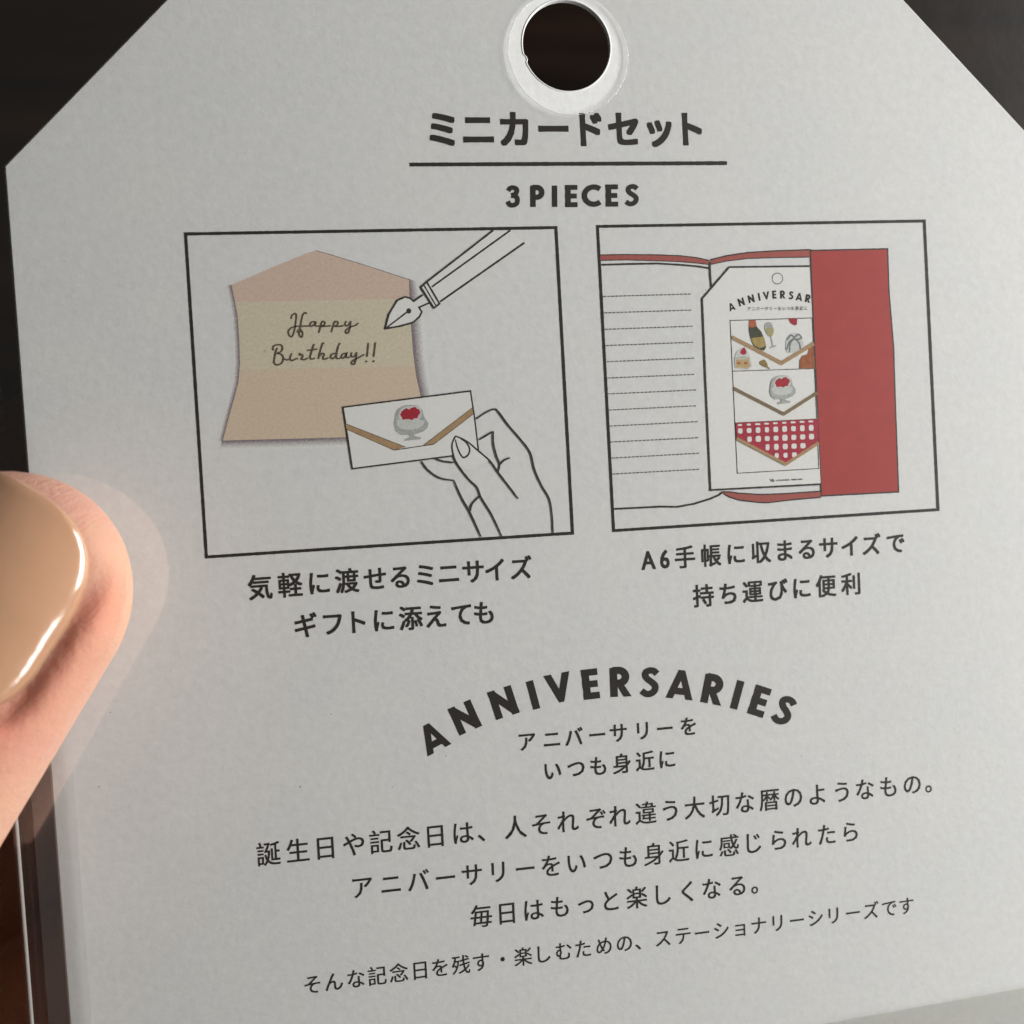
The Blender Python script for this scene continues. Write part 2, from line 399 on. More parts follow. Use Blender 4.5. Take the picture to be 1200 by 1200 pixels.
# script lettering
p = Print(0.0030); Z = z((300, 350), 7.5)
SC = [[(312, 178), (318, 148), (345, 130), (357, 150), (350, 215), (338, 285), (318, 333), (296, 325), (286, 290), (305, 262), (345, 245), (400, 242), (470, 240)],
      [(447, 135), (436, 122), (415, 140), (402, 185), (390, 260), (388, 300)], [(368, 275), (395, 275), (412, 305), (405, 338), (385, 325), (378, 300), (362, 285)],
      [(525, 207), (495, 203), (476, 228), (490, 244), (515, 225), (527, 208), (524, 238), (560, 240)],
      [(585, 196), (570, 240), (555, 300)], [(570, 222), (590, 200), (607, 210), (600, 232), (575, 242), (610, 243), (660, 238)],
      [(697, 196), (680, 240), (664, 295)], [(682, 222), (705, 200), (722, 210), (715, 232), (690, 242), (740, 243), (775, 236)],
      [(795, 196), (784, 225), (800, 240), (820, 225), (835, 197)], [(835, 197), (828, 250), (815, 298), (797, 303), (790, 283), (815, 260), (850, 242), (878, 235), (902, 214)],
      [(190, 432), (172, 480), (158, 570)], [(155, 455), (152, 425), (180, 407), (222, 408), (236, 435), (222, 465), (190, 480), (225, 490), (243, 522), (228, 565), (190, 583), (165, 570)], [(236, 522), (270, 537), (310, 530)],
      [(318, 480), (302, 520), (315, 545), (350, 530), (372, 528)], [(392, 478), (384, 495), (408, 492), (412, 510), (402, 533), (430, 535), (460, 522)],
      [(512, 398), (492, 460), (478, 515), (492, 532), (520, 522)], [(452, 455), (495, 450), (540, 443)],
      [(598, 400), (590, 392), (572, 440), (550, 530)], [(556, 510), (582, 482), (602, 490), (590, 522), (605, 532), (640, 520)],
      [(705, 482), (672, 487), (657, 512), (672, 528), (700, 510), (715, 480)], [(740, 390), (722, 430), (708, 505), (718, 527), (745, 522)],
      [(798, 482), (768, 485), (752, 512), (766, 524), (788, 505), (800, 480), (794, 515), (825, 515)],
      [(845, 472), (838, 500), (852, 512), (875, 498), (888, 470)], [(888, 470), (880, 530), (868, 572), (850, 577), (842, 560), (865, 537), (905, 518), (935, 500), (955, 492)]]
for s_ in SC: p.line(Z(s_), 1.75, 'script_ink', smooth=True)
for a in ([(990, 388), (978, 512)], [(1052, 384), (1036, 512)]): p.line(Z(a), 1.6, 'script_ink')
for a in ((972, 552), (1036, 550), (78, 458)): p.poly([(q[0], q[1]) for q in Z([(a[0] + (9 if a[0] > 500 else 5) * math.cos(k), a[1] + (9 if a[0] > 500 else 5) * math.sin(k)) for k in np.linspace(0, 5.5, 8)])], 'script_ink')
p.build('script_lettering', picL)
# pen
p = Print(0.0034); Z = z((400, 250), 4)
nib = [(205, 540), (222, 475), (262, 408), (298, 392), (335, 410), (360, 425), (375, 445), (370, 480), (335, 512), (275, 529)]
p.poly(Z([(205, 540), (222, 475), (262, 408), (298, 392), (325, 398), (345, 415), (375, 390), (412, 425), (366, 445), (374, 470), (335, 512), (275, 529)]), 'white_print')
p.poly(Z([(375, 345), (400, 322), (400, 318), (560, 200), (712, 82), (790, 82), (858, 138), (462, 428), (435, 445)]), 'white_print')
LW = 2.2
p.line(Z([(205, 541), (222, 475), (262, 408), (298, 392), (322, 398), (338, 412), (383, 382)]), LW, 'line_ink')
p.line(Z([(203, 541), (275, 529), (335, 512), (366, 485), (377, 462), (364, 441), (412, 420)]), LW, 'line_ink')
p.line(Z([(212, 536), (312, 460)]), 1.9, 'line_ink')
p.poly(Z([(316 + 12 * math.cos(k), 458 + 13 * math.sin(k)) for k in np.linspace(0, 5.8, 12)]), 'line_ink')
p.line(Z([(402, 320), (560, 198), (712, 80)]), LW, 'line_ink'); p.line(Z([(424, 345), (620, 204), (792, 80)]), LW, 'line_ink'); p.line(Z([(462, 415), (858, 138)]), LW + .2, 'line_ink')
p.line(Z([(372, 346), (400, 322), (460, 424), (434, 444)]), LW, 'line_ink', True); p.line(Z([(386, 336), (445, 436)]), 1.6, 'line_ink')
p.build('drawn_pen', picL)
# envelope
p = Print(0.0040); Z = z((400, 440), 4)
p.poly(Z([(8, 148), (605, 72), (625, 205), (640, 300), (642, 345), (600, 366), (520, 377), (52, 437)]), 'white_print')
p.line(Z([(520, 377), (52, 437), (8, 149), (605, 73), (625, 205), (642, 350)]), 1.9, 'line_ink')
p.poly(Z([(20, 226), (302, 336), (246, 350), (24, 252)]), 'gold_ink'); p.poly(Z([(613, 152), (617, 182), (434, 322), (384, 327)]), 'gold_ink')
for a in ([(24, 252), (246, 350)], [(434, 322), (617, 182)], [(20, 226), (302, 336)], [(384, 327), (613, 152)]): p.line(Z(a), 0.8, 'script_ink')
p.line(Z([(246, 350), (434, 322)]), 1.1, 'line_ink')
p.build('drawn_envelope', picL)
def cake(pr, Z):
    pr.poly(Z([(110, 370), (128, 250), (150, 200), (200, 165), (250, 148), (330, 145), (400, 152), (450, 205), (468, 280), (520, 360), (512, 408), (462, 455), (400, 478), (345, 496), (380, 515), (434, 522), (425, 550), (330, 556), (232, 570), (242, 545), (300, 520), (280, 497), (190, 497), (130, 450)]), 'grey_ink')
    pr.poly(Z([(150, 330), (200, 320), (300, 350), (420, 320), (470, 345), (440, 400), (350, 430), (230, 430), (165, 400)]), 'pale_grey_ink', True)
    pr.poly(Z([(170, 290), (180, 230), (235, 170), (330, 158), (410, 160), (445, 240), (420, 310), (350, 345), (250, 335), (190, 320)]), 'pale_grey_ink', True)
    pr.poly(Z([(188, 262), (205, 220), (262, 182), (290, 200), (320, 180), (365, 166), (385, 190), (412, 198), (428, 240), (400, 272), (395, 300), (350, 305), (330, 325), (290, 312), (215, 318), (208, 290)]), 'crimson_ink')
p = Print(0.0046); cake(p, z((450, 460), 10)); p.build('drawn_cake', picL)
# hand drawing
p = Print(0.0052); Z = z((400, 440), 4)
p.poly(Z([(525, 288), (518, 330), (530, 390), (560, 440), (600, 490), (640, 530), (700, 620), (750, 745), (985, 730), (970, 580), (905, 440), (880, 360), (780, 230), (718, 160), (632, 205), (642, 345), (700, 400)] ), 'white_print') if False else None
p.poly(Z([(535, 285), (520, 320), (524, 350), (534, 395), (560, 440), (600, 440), (690, 400), (640, 350), (580, 305)]), 'white_print')
H = [[(535, 284), (520, 318), (520, 350), (532, 395), (560, 440), (600, 490), (636, 525), (655, 572), (700, 645), (725, 695), (751, 752)],
     [(535, 284), (585, 307), (640, 352), (697, 402), (735, 455), (785, 520), (829, 578)],
     [(534, 300), (546, 345), (568, 383), (592, 374), (601, 347), (588, 318), (560, 296)],
     [(632, 204), (680, 172), (718, 158), (738, 173), (780, 230), (840, 300), (885, 362), (905, 440), (938, 515), (974, 578), (987, 650), (992, 737)],
     [(646, 301), (712, 262)], [(712, 262), (713, 320), (728, 380), (742, 415), (735, 452)], [(742, 418), (765, 396), (790, 386)],
     [(375, 402), (405, 442), (460, 480), (528, 492)], [(528, 492), (562, 570), (604, 645), (655, 756)],
     [(604, 637), (614, 600), (652, 562)], [(432, 386), (475, 402), (527, 408)]]
for s_ in H: p.line(Z(s_), 2.15, 'line_ink', smooth=len(s_) > 2, taper=0.25)
p.build('drawn_hand', picL)

# ---- right picture
picR = empty('picture_panel', (0, 0, 0), tagroot); tag(picR, 'printed picture of an open notebook with red cover and a tag tucked inside')
p = Print(); p.line([(700.2, 265.4), (1083.1, 259.0), (1099.2, 597.2), (719.1, 621.8)], 3.5, 'black_ink', True); p.build('border_line', picR)
p = Print(0.0020); Z = z((690, 250), 6); Z8 = z((820, 290), 8); ZB = z((690, 430), 6); ZR = z((890, 430), 5.217); Z2 = z((820, 430), 8)
DK = 'line_ink'
up = Z([(80, 293), (240, 290), (480, 292), (640, 298), (760, 312), (850, 332)]); lo = Z([(80, 332), (250, 328), (480, 334), (640, 340), (760, 350), (848, 360)])
p.poly(up + lo[::-1], 'strip_red_ink'); p.line(up, 1.3, DK); p.line(lo, 1.0, DK)
up = Z8([(100, 115), (250, 78), (450, 48), (700, 32), (1000, 22), (1045, 22)]); lo = Z8([(108, 158), (250, 128), (450, 104), (700, 96), (1030, 90)])
p.poly(up + lo[::-1], 'strip_red_ink'); p.line(up, 1.5, DK); p.line(lo, 1.1, DK)
p.line(Z([(88, 362), (300, 356), (480, 353), (640, 362), (760, 373), (848, 386)]), 2.2, DK)
p.line(Z([(850, 340), (852, 430), (860, 522)]), 2.6, DK)
p.line(ZB([(180, 998), (350, 990), (500, 982), (620, 984), (740, 962), (850, 928), (915, 900), (938, 880)]), 2.3, DK)
up = ZB([(938, 878), (990, 878), (1050, 887), (1200, 897)]) + ZR([(150, 775), (250, 768), (372, 760)]); lo = ZB([(945, 890), (990, 915), (1060, 937), (1200, 953)]) + ZR([(50, 830), (200, 812), (376, 797)])
p.poly(up + lo[::-1], 'strip_red_ink'); p.line(up, 1.5, DK); p.line(lo, 1.5, DK)
cover = [(949.5, 293.6), (1040.0, 291.6), (1041.5, 340), (1047.0, 407), (1049, 470), (1052.8, 576.4), (962.3, 581.2), (957.3, 470), (953, 380)]
p.poly(cover, 'red_ink'); p.line(cover, 1.7, DK, True)
p.build('drawn_notebook', picR)
rows = [((101, 585), (725, 567)), ((110, 700), (728, 680)), ((112, 816), (740, 793)), ((120, 930), (741, 906)), ((128, 1043), (748, 1018)), ((132, 1158), (748, 1132))]
rowsB = [((135, 190), (762, 161)), ((142, 303), (760, 273)), ((147, 416), (774, 384)), ((152, 528), (775, 497)), ((160, 641), (783, 606)), ((165, 753), (784, 719))]
for R_, ZZ in ((rows, Z), (rowsB, ZB)):
    for a, b in R_:
        a, b = Vector(ZZ([a])[0]), Vector(ZZ([b])[0]); n = 22
        p = Print(0.0030)
        for i in range(n):
            q0 = i / n; q1 = (i + 0.72) / n
            p.line([tuple(a.lerp(b, q0)), tuple(a.lerp(b, q1))], 1.15, 'thin_ink', same=i > 0)
        p.build('ruled_line', picR)
# the little tag in the notebook
p = Print(0.0040)
edge = Z8([(1028, 176), (275, 185), (22, 480), (50, 1180)]) + [(832.5, 574.2), (961.5, 567.4)]
p.poly(edge, 'white_print'); p.line(edge, 2.2, DK)
p.line([(910.75 + 6.2 * math.cos(k), 326.5 + 6.4 * math.sin(k)) for k in np.linspace(0, 2 * math.pi, 24)[:-1]], 0.9, DK, True)
mini = [(297, 557, -19), (387, 512, -17), (480, 482, -13), (555, 464, -10), (622, 452, -7), (697, 443, -4), (775, 443, -1), (855, 450, 3), (930, 463, 7), (1012, 480, 11)]
caps(p, 'ANNIVERSAR', [(*Z8([(a, b)])[0], c) for a, b, c in mini], 9.2)
inner = Z8([(283, 686), (1052, 661)]) + [(959.4, 549.0), (863.75, 554.6)]
p.line(inner, 0.9, 'line_ink', True)
p.line([(857.9, 435.1), (955.8, 431.9)], 1.0, 'thin_ink'); p.line([(861.9, 495.6), (958.4, 490.9)], 1.0, 'thin_ink')
p.build('drawn_tag', picR)
zt = lambda a, b: (820 + a / 8, 290 + b / 8)
tl('tiny_lettering', 'アニバーサリーをいつも身近に', zx(820, 8, list(np.linspace(462, 993, 14))), (*zt(462, 577), *zt(993, 571)), 5.0, 0.012, 0.9, picR)
p = Print(0.0060)      # first card: party things
p.poly(Z8([(460, 682), (522, 680), (532, 742), (575, 790), (605, 860), (622, 935), (600, 966), (560, 966), (500, 920), (472, 850), (458, 780)]), 'bottle_ink')
p.poly(Z8([(462, 684), (520, 682), (530, 735), (500, 752), (462, 748)]), 'foil_ink'); p.poly(Z8([(475, 852), (595, 835), (618, 925), (560, 945), (505, 915)]), 'label_ink')
p.poly(Z8([(603, 745), (620, 710), (658, 702), (682, 740), (690, 800), (670, 835), (640, 830), (615, 790)]), 'grey_ink', True)
p.poly(Z8([(612, 765), (684, 755), (686, 805), (662, 836), (638, 825)]), 'champagne_ink', True)
p.line(Z8([(664, 832), (684, 925)]), 1.1, 'grey_ink'); p.line(Z8([(655, 942), (715, 920)]), 1.6, 'grey_ink')
p.poly(Z8([(832, 668), (912, 665), (908, 725), (888, 732), (848, 710)]), 'crimson_ink')
p.poly(Z8([(805, 895), (820, 840), (875, 802), (930, 815), (960, 870), (970, 905), (930, 965), (845, 990), (806, 965)]), 'pale_grey_ink', True)
for s_ in ([(810, 960), (835, 890), (880, 850), (850, 825), (815, 870)], [(880, 850), (920, 815), (950, 850), (900, 865)], [(885, 855), (845, 900), (838, 985)], [(890, 855), (930, 900), (940, 960)]): p.line(Z8(s_), 1.9, 'steel_ink', smooth=True)
p.poly(Z8([(322, 1040), (345, 975), (395, 945), (450, 975), (472, 1040), (490, 1115), (450, 1145), (330, 1130)]), 'pale_grey_ink')
p.poly(Z8([(335, 1052), (455, 1045), (475, 1110), (440, 1138), (335, 1125)]), 'sponge_ink'); p.line(Z8([(330, 1042), (400, 1030), (465, 1040)]), 1.0, 'champagne_ink')
p.poly(Z8([(375, 985), (412, 938), (435, 985), (408, 1008)]), 'crimson_ink', True)
for a in ((362, 1085), (428, 1085)): p.poly(Z8([(a[0] + 20 * math.cos(k), a[1] + 13 * math.sin(k)) for k in np.linspace(0, 5.5, 8)]), 'foil_ink')
p.poly(Z8([(556, 1080), (600, 1052), (628, 1085), (634, 1125), (592, 1115)]), 'olive_ink', True); p.line(Z8([(615, 1110), (652, 1138)]), 1.5, 'olive_ink')
p.poly(Z8([(935, 1055), (960, 1015), (1010, 1000), (1025, 945), (1062, 905), (1078, 1132), (932, 1135)]), 'violin_ink')
p.line(Z8([(1040, 930), (1030, 1060), (1045, 1120)]), 1.5, 'foil_ink'); p.line(Z8([(955, 1040), (985, 1090)]), 1.5, 'foil_ink')
p.line(Z8([(300, 842), (765, 1085), (1068, 900)]), 4.5, 'gold_ink')
p.build('drawn_party_card', picR)
p = Print(0.0075)
zc = lambda pts: Z2([(650 + (x - 105) * 0.60, 80 + (y - 145) * 0.635) for x, y in pts])
cake(p, zc); p.line(Z2([(314, 200), (787, 442), (1098, 243)]), 3.7, 'bronze_ink'); p.build('drawn_cake_card', picR)
p = Print(0.0085)
tri = [(335, 527), (1106, 490), (1112, 700), (805, 900), (345, 665)]
p.poly(Z2(tri), 'gingham_ink')
def inside(x, y):
    yl_ = 655 + (x - 345) * (895 - 655) / 460 if x < 805 else 895 - (x - 805) * (895 - 695) / 305
    return y < yl_ - 22
for j in range(-1, 4):
    for i in range(9):
        cx_ = 377 + i * 83.0 + j * 3.0; cy_ = 600 - i * 3.6 + j * 82
        hh = 27 if j >= 0 else 9
        cy2 = cy_ if j >= 0 else 545 - i * 4.2
        if cx_ > 1090 or not inside(cx_, cy2 - 8): continue
        hx = 23 + rnd.uniform(-4, 3); hy = hh + rnd.uniform(-4, 3) * (j >= 0)
        pts = [(cx_ + hx * math.copysign(abs(math.cos(k)) ** .6, math.cos(k)), min(cy2 + hy * math.copysign(abs(math.sin(k)) ** .6, math.sin(k)), 5000)) for k in np.linspace(0, 2 * math.pi, 11)[:-1]]
        p.poly(Z2(pts), 'white_print', same=(i > 0))
p.line(Z2([(342, 670), (803, 912), (1112, 712)]), 3.6, 'gold_ink')
p.build('drawn_gingham_card', picR)
p = Print(0.0040)      # the maker's line under the cards, too small to read in the photograph: a smudge of tiny strokes
zs = z((895, 550), 21.8)
p.line(zs([(150, 250), (185, 300), (215, 255), (215, 315)]), 1.0, 'line_ink', smooth=True); p.line(zs([(205, 265), (250, 275), (255, 310), (215, 318)]), 1.0, 'line_ink', smooth=True)
x = 305
while x < 990:
    if not (655 < x < 690 or 830 < x < 868):
        yy = 285 - (x - 305) * 0.05; h_ = 15 + rnd.uniform(0, 10)
        p.line(zs([(x, yy - h_), (x + rnd.uniform(-6, 6), yy + h_)]), 0.75, 'thin_ink')
    x += 21
p.build('tiny_maker_line', picR)
build_lines(tagroot)

# ================================================================== clear plastic sleeve
def film_mat(name, haze=0.0, rough=0.09, tint=(0.97, 0.97, 0.965), refl=0.14):
    m = bpy.data.materials.new(name); m.use_nodes = True; nt = m.node_tree; nt.nodes.clear()
    out = nt.nodes.new('ShaderNodeOutputMaterial'); tr = nt.nodes.new('ShaderNodeBsdfTransparent'); tr.inputs[0].default_value = (*tint, 1)
    gl = nt.nodes.new('ShaderNodeBsdfGlossy'); gl.inputs['Roughness'].default_value = 0.07; g2 = nt.nodes.new('ShaderNodeBsdfGlossy'); g2.inputs['Roughness'].default_value = rough + 0.2
    gm = nt.nodes.new('ShaderNodeMixShader'); gm.inputs[0].default_value = 0.15; nt.links.new(gl.outputs[0], gm.inputs[1]); nt.links.new(g2.outputs[0], gm.inputs[2])
    ge = nt.nodes.new('ShaderNodeNewGeometry'); dt = nt.nodes.new('ShaderNodeVectorMath'); dt.operation = 'DOT_PRODUCT'
    nt.links.new(ge.outputs['Normal'], dt.inputs[0]); nt.links.new(ge.outputs['Incoming'], dt.inputs[1])
    ab = nt.nodes.new('ShaderNodeMath'); ab.operation = 'ABSOLUTE'; nt.links.new(dt.outputs['Value'], ab.inputs[0])
    iv = nt.nodes.new('ShaderNodeMath'); iv.operation = 'SUBTRACT'; iv.inputs[0].default_value = 1.0; nt.links.new(ab.outputs[0], iv.inputs[1])
    fr = nt.nodes.new('ShaderNodeMath'); fr.operation = 'POWER'; fr.inputs[1].default_value = 5.0; nt.links.new(iv.outputs[0], fr.inputs[0])
    mu = nt.nodes.new('ShaderNodeMath'); mu.operation = 'MULTIPLY_ADD'; mu.inputs[1].default_value = 0.9; mu.inputs[2].default_value = refl; mu.use_clamp = True
    mx = nt.nodes.new('ShaderNodeMixShader'); nt.links.new(fr.outputs[0], mu.inputs[0]); nt.links.new(mu.outputs[0], mx.inputs[0])
    base = tr.outputs[0]
    if haze:
        df = nt.nodes.new('ShaderNodeBsdfDiffuse'); df.inputs[0].default_value = (0.8, 0.8, 0.78, 1)
        m2 = nt.nodes.new('ShaderNodeMixShader'); m2.inputs[0].default_value = haze
        nt.links.new(tr.outputs[0], m2.inputs[1]); nt.links.new(df.outputs[0], m2.inputs[2]); base = m2.outputs[0]
    nt.links.new(base, mx.inputs[1]); nt.links.new(gm.outputs[0], mx.inputs[2]); nt.links.new(mx.outputs[0], out.inputs[0])
    n = noise(nt, 0.55, 2, 0.4); bp = nt.nodes.new('ShaderNodeBump'); bp.inputs['Strength'].default_value = 0.12; bp.inputs['Distance'].default_value = 0.05
    nt.links.new(n.outputs[0], bp.inputs['Height']); nt.links.new(bp.outputs[0], gl.inputs['Normal'])
    n2 = noise(nt, 1.4, 4, 0.6); b2 = nt.nodes.new('ShaderNodeBump'); b2.inputs['Strength'].default_value = 0.15; b2.inputs['Distance'].default_value = 0.05
    nt.links.new(n2.outputs[0], b2.inputs['Height']); nt.links.new(b2.outputs[0], g2.inputs['Normal'])
    M[name] = m
film_mat('clear_film', 0.012); film_mat('film_reflection_haze', 0.035, 0.12, (1, 1, 1)); film_mat('film_flap', 0.03, 0.12, (0.95, 0.945, 0.92)); film_mat('back_film', 0.0, 0.12, (0.94, 0.93, 0.92), 0.05)
film_mat('film_edge', 0.55, 0.05)
SXL, SXR, SYB, SYT = -4.93, 5.0, -12.6, 5.6
FHX, FHY = ph(666, 63.5); FHR = 0.526
sleeve = empty('plastic_sleeve', (0, 0, 0)); tag(sleeve, 'clear glossy plastic sleeve wrapped around the white tag', 'sleeve')
def ripple(x, y):
    c = (x - y) * 0.7071                                        # ridge running along the right-hand cut corner
    ex = XL - ch; d = ((x + y) - (XL + YSH)) * 0.7071
    along = math.exp(-((c - 1.75) / 0.65) ** 2)
    r = 0.017 * along * math.exp(-((d - 0.30) / 0.06) ** 2)
    return r
def film(name, zz, hx, hy, hr, m, rip=True, sag=0.0):
    N, K = 320, 90; V = []; Fc = []
    for i in range(N):
        a = 2 * math.pi * i / N; dx, dy = math.cos(a), math.sin(a)
        ts = [((SXR if dx > 0 else SXL) - hx) / dx if abs(dx) > 1e-9 else 1e9, ((SYT if dy > 0 else SYB) - hy) / dy if abs(dy) > 1e-9 else 1e9]
        t_ = min(ts)
        for k in range(K + 1):
            r = hr + (t_ - hr) * (k / K) ** 1.25
            x, y = hx + dx * r, hy + dy * r
            V.append((x, y, zz + (ripple(x, y) if rip else 0)))
    # snap nearest spokes to the rectangle corners
    for cx_, cy_ in ((SXL, SYB), (SXR, SYB), (SXL, SYT), (SXR, SYT)):
        i = round(math.atan2(cy_ - hy, cx_ - hx) / (2 * math.pi) * N) % N
        V[i * (K + 1) + K] = (cx_, cy_, zz)
    for i in range(N):
        j = (i + 1) % N
        for k in range(K): Fc.append((i * (K + 1) + k, i * (K + 1) + k + 1, j * (K + 1) + k + 1, j * (K + 1) + k))
    me = bpy.data.meshes.new(name); me.from_pydata(V, [], Fc); me.materials.append(M[m]); me.flip_normals(); return link(name, me, sleeve, True)
FZ = 0.024
film('front_film', FZ, FHX, FHY, FHR, 'clear_film')
film('back_film', -0.17, HX + 0.01, HY - 0.01, 0.385, 'back_film', False)
def tube(name, pts, r, m, parent, closed=False, seg=8):
    V = []; Fc = []; P = [Vector(p) for p in pts]; n = len(P)
    for i in range(n):
        a = P[(i + 1) % n] - P[i - 1] if closed or 0 < i < n - 1 else (P[1] - P[0] if i == 0 else P[-1] - P[-2])
        a.normalize(); s1 = a.cross(Vector((0, 0, 1))).normalized(); s2 = s1.cross(a)
        for k in range(seg):
            q = 2 * math.pi * k / seg; V.append(tuple(P[i] + s1 * math.cos(q) * r + s2 * math.sin(q) * r))
    for i in range(n if closed else n - 1):
        j = (i + 1) % n
        for k in range(seg): Fc.append((i * seg + k, j * seg + k, j * seg + (k + 1) % seg, i * seg + (k + 1) % seg))
    me = bpy.data.meshes.new(name); me.from_pydata(V, [], Fc); me.materials.append(M[m]); return link(name, me, parent, True)
fold = lambda x: [(x, SYB + i * (SYT - SYB) / 30, -0.07) for i in range(31)]
tube('side_fold', fold(SXL), 0.014, 'film_edge', sleeve)
tube('side_fold', fold(SXR), 0.014, 'film_edge', sleeve)
tube('hole_edge', [(FHX + FHR * math.cos(a), FHY + FHR * math.sin(a), FZ + .002) for a in np.linspace(0, 2 * math.pi, 97)[:-1]], 0.002, 'film_edge', sleeve, True, 6)
def strip(name, pts, m):
    me = bpy.data.meshes.new(name); me.from_pydata(pts, [], [list(range(len(pts)))]); me.materials.append(M[m]); return link(name, me, sleeve)
strip('reflection_strip', [(SXL + .16, SYB, FZ + .006), (-4.44, SYB, FZ + .006), (-4.44, -1.4, FZ + .006), (SXL + .16, -1.4, FZ + .006)], 'film_reflection_haze')  # added hazy strip: paints in a pale reflection along the card's left edge
fl0 = ph(960, 1198); fl1 = ph(1200, 1155); sl = (fl1[1] - fl0[1]) / (fl1[0] - fl0[0])
yA = fl0[1] + sl * (SXL - fl0[0]); yB_ = fl0[1] + sl * (SXR - fl0[0])
strip('adhesive_flap', [(SXL, SYB, FZ + .01), (SXR, SYB, FZ + .01), (SXR, yB_, FZ + .01), (SXL, yA, FZ + .01)], 'film_flap')

p = Print(FZ + 0.001)
for u, v, r_ in ((352, 921, 1.6), (388, 836, 1.3), (460, 921, 0.9), (130, 834, 1.3), (117, 921, 1.2), (938, 885, 1.0), (522, 885, 1.0), (826, 340, 0.8)):
    p.poly([(u + r_ * rnd.uniform(.4, .9) * math.cos(k), v + r_ * rnd.uniform(.4, .9) * math.sin(k)) for k in np.linspace(0, 5.4, 7)], 'thin_ink' if u < 1100 and v > 200 else 'gold_ink')
d_ = p.build('dust', sleeve); d_['kind'] = 'stuff'
# ================================================================== the hand
def skin_mat():
    m, nt, b = mat('skin', (0.60, 0.33, 0.23), 0.5, spec=0.25)
    n = noise(nt, 0.9, 3, 0.5); r = ramp(nt, n.outputs[0], [(0.3, (0.49, 0.29, 0.19)), (0.7, (0.49, 0.26, 0.20))])
    a = nt.nodes.new('ShaderNodeAttribute'); a.attribute_name = 'blush'
    mx = nt.nodes.new('ShaderNodeMixRGB'); mx.inputs[2].default_value = (0.50, 0.16, 0.11, 1)
    nt.links.new(a.outputs['Fac'], mx.inputs[0]); nt.links.new(r.outputs[0], mx.inputs[1]); nt.links.new(mx.outputs[0], b.inputs['Base Color'])
    b.inputs['Subsurface Weight'].default_value = 0.75; b.inputs['Subsurface Radius'].default_value = (1.0, 0.32, 0.18); b.inputs['Subsurface Scale'].default_value = 0.16
    n2 = noise(nt, 13, 7, 0.72)
    w = nt.nodes.new('ShaderNodeTexWave'); w.inputs['Scale'].default_value = 8; w.inputs['Distortion'].default_value = 4; w.inputs['Detail'].default_value = 3
    mp = nt.nodes.new('ShaderNodeMapping'); mp.inputs['Rotation'].default_value = (0, 0, 0.9); c = nt.nodes.new('ShaderNodeTexCoord')
    nt.links.new(c.outputs['Object'], mp.inputs[0]); nt.links.new(mp.outputs[0], w.inputs['Vector'])
    ad = nt.nodes.new('ShaderNodeMath'); ad.operation = 'MULTIPLY_ADD'; ad.inputs[1].default_value = 0.05
    nt.links.new(w.outputs['Fac'], ad.inputs[0]); nt.links.new(n2.outputs[0], ad.inputs[2])
    bump(nt, b, ad.outputs[0], 0.9, 0.022)
    return m
# thumb frame: tip T, axis D (towards the tip), side Sd, nail direction Nn
D = Vector((0.575, 0.818, -0.10)).normalized()
def at_height(u, v, h):
    d = np.array([(u - 600) / FPX, (v - 600) / FPX, 1.0]); dc = F @ (RM.T @ d); t_ = (h - cen[2]) / dc[2]
    return Vector((cen[0] + dc[0] * t_, cen[1] + dc[1] * t_, h))
TR = 0.93                                  # radius of the round thumb end
TIP = at_height(5, 697, 0.66) + D * TR
roll = math.radians(19)
S0 = D.cross(Vector((0, 0, 1))).normalized(); N0 = S0.cross(D).normalized()
Nn = (N0 * math.cos(roll) - S0 * math.sin(roll)).normalized(); Sd = (S0 * math.cos(roll) + N0 * math.sin(roll)).normalized()
def thumb_r(s):                       # half width, upper half height, lower half height at s cm behind the tip
    q = min(s / TR, 1.0); rnd_ = math.sqrt(max(0.0, 1 - (1 - q) ** 2.0)) 
    w = TR * rnd_ * (1 + 0.045 * max(0, min(s, 3.2) - 1.0))
    up = 0.62 * math.sqrt(max(0, 1 - (1 - min(s / 0.9, 1)) ** 2)) + 0.03 * max(0, min(s - 1.2, 1.6))
    lo_ = 0.66 * math.sqrt(max(0, 1 - (1 - min(s / 1.25, 1)) ** 2))
    return w, up, lo_
NL, NW = 1.62, 0.66                    # nail length, half angle width measure
def nail_pt(a, s):                     # a in -1..1 across, s from nail's free edge backwards
    R = NR; ang = a * math.radians(64)
    return TIP - D * (NOFF + s) + Sd * (R * math.sin(ang)) + Nn * (nail_h(s) - R * (1 - math.cos(ang)) * NF)
NR, NF, NOFF = 0.79, 0.90, 0.13
def nail_w(s):
    if s <= 0 or s >= NL: return 0.0
    w = 1.0
    if s < 0.88: w *= (1 - ((0.88 - s) / 0.88) ** 2.35) ** (1 / 2.35)
    if s > NL - 0.6: w *= (1 - ((s - NL + 0.6) / 0.6) ** 2.3) ** (1 / 2.3)
    return w
def nail_h(s): return 0.675 - 0.30 * max(0, 0.85 - s) ** 2 - 0.04 * max(0, s - .9) ** 2
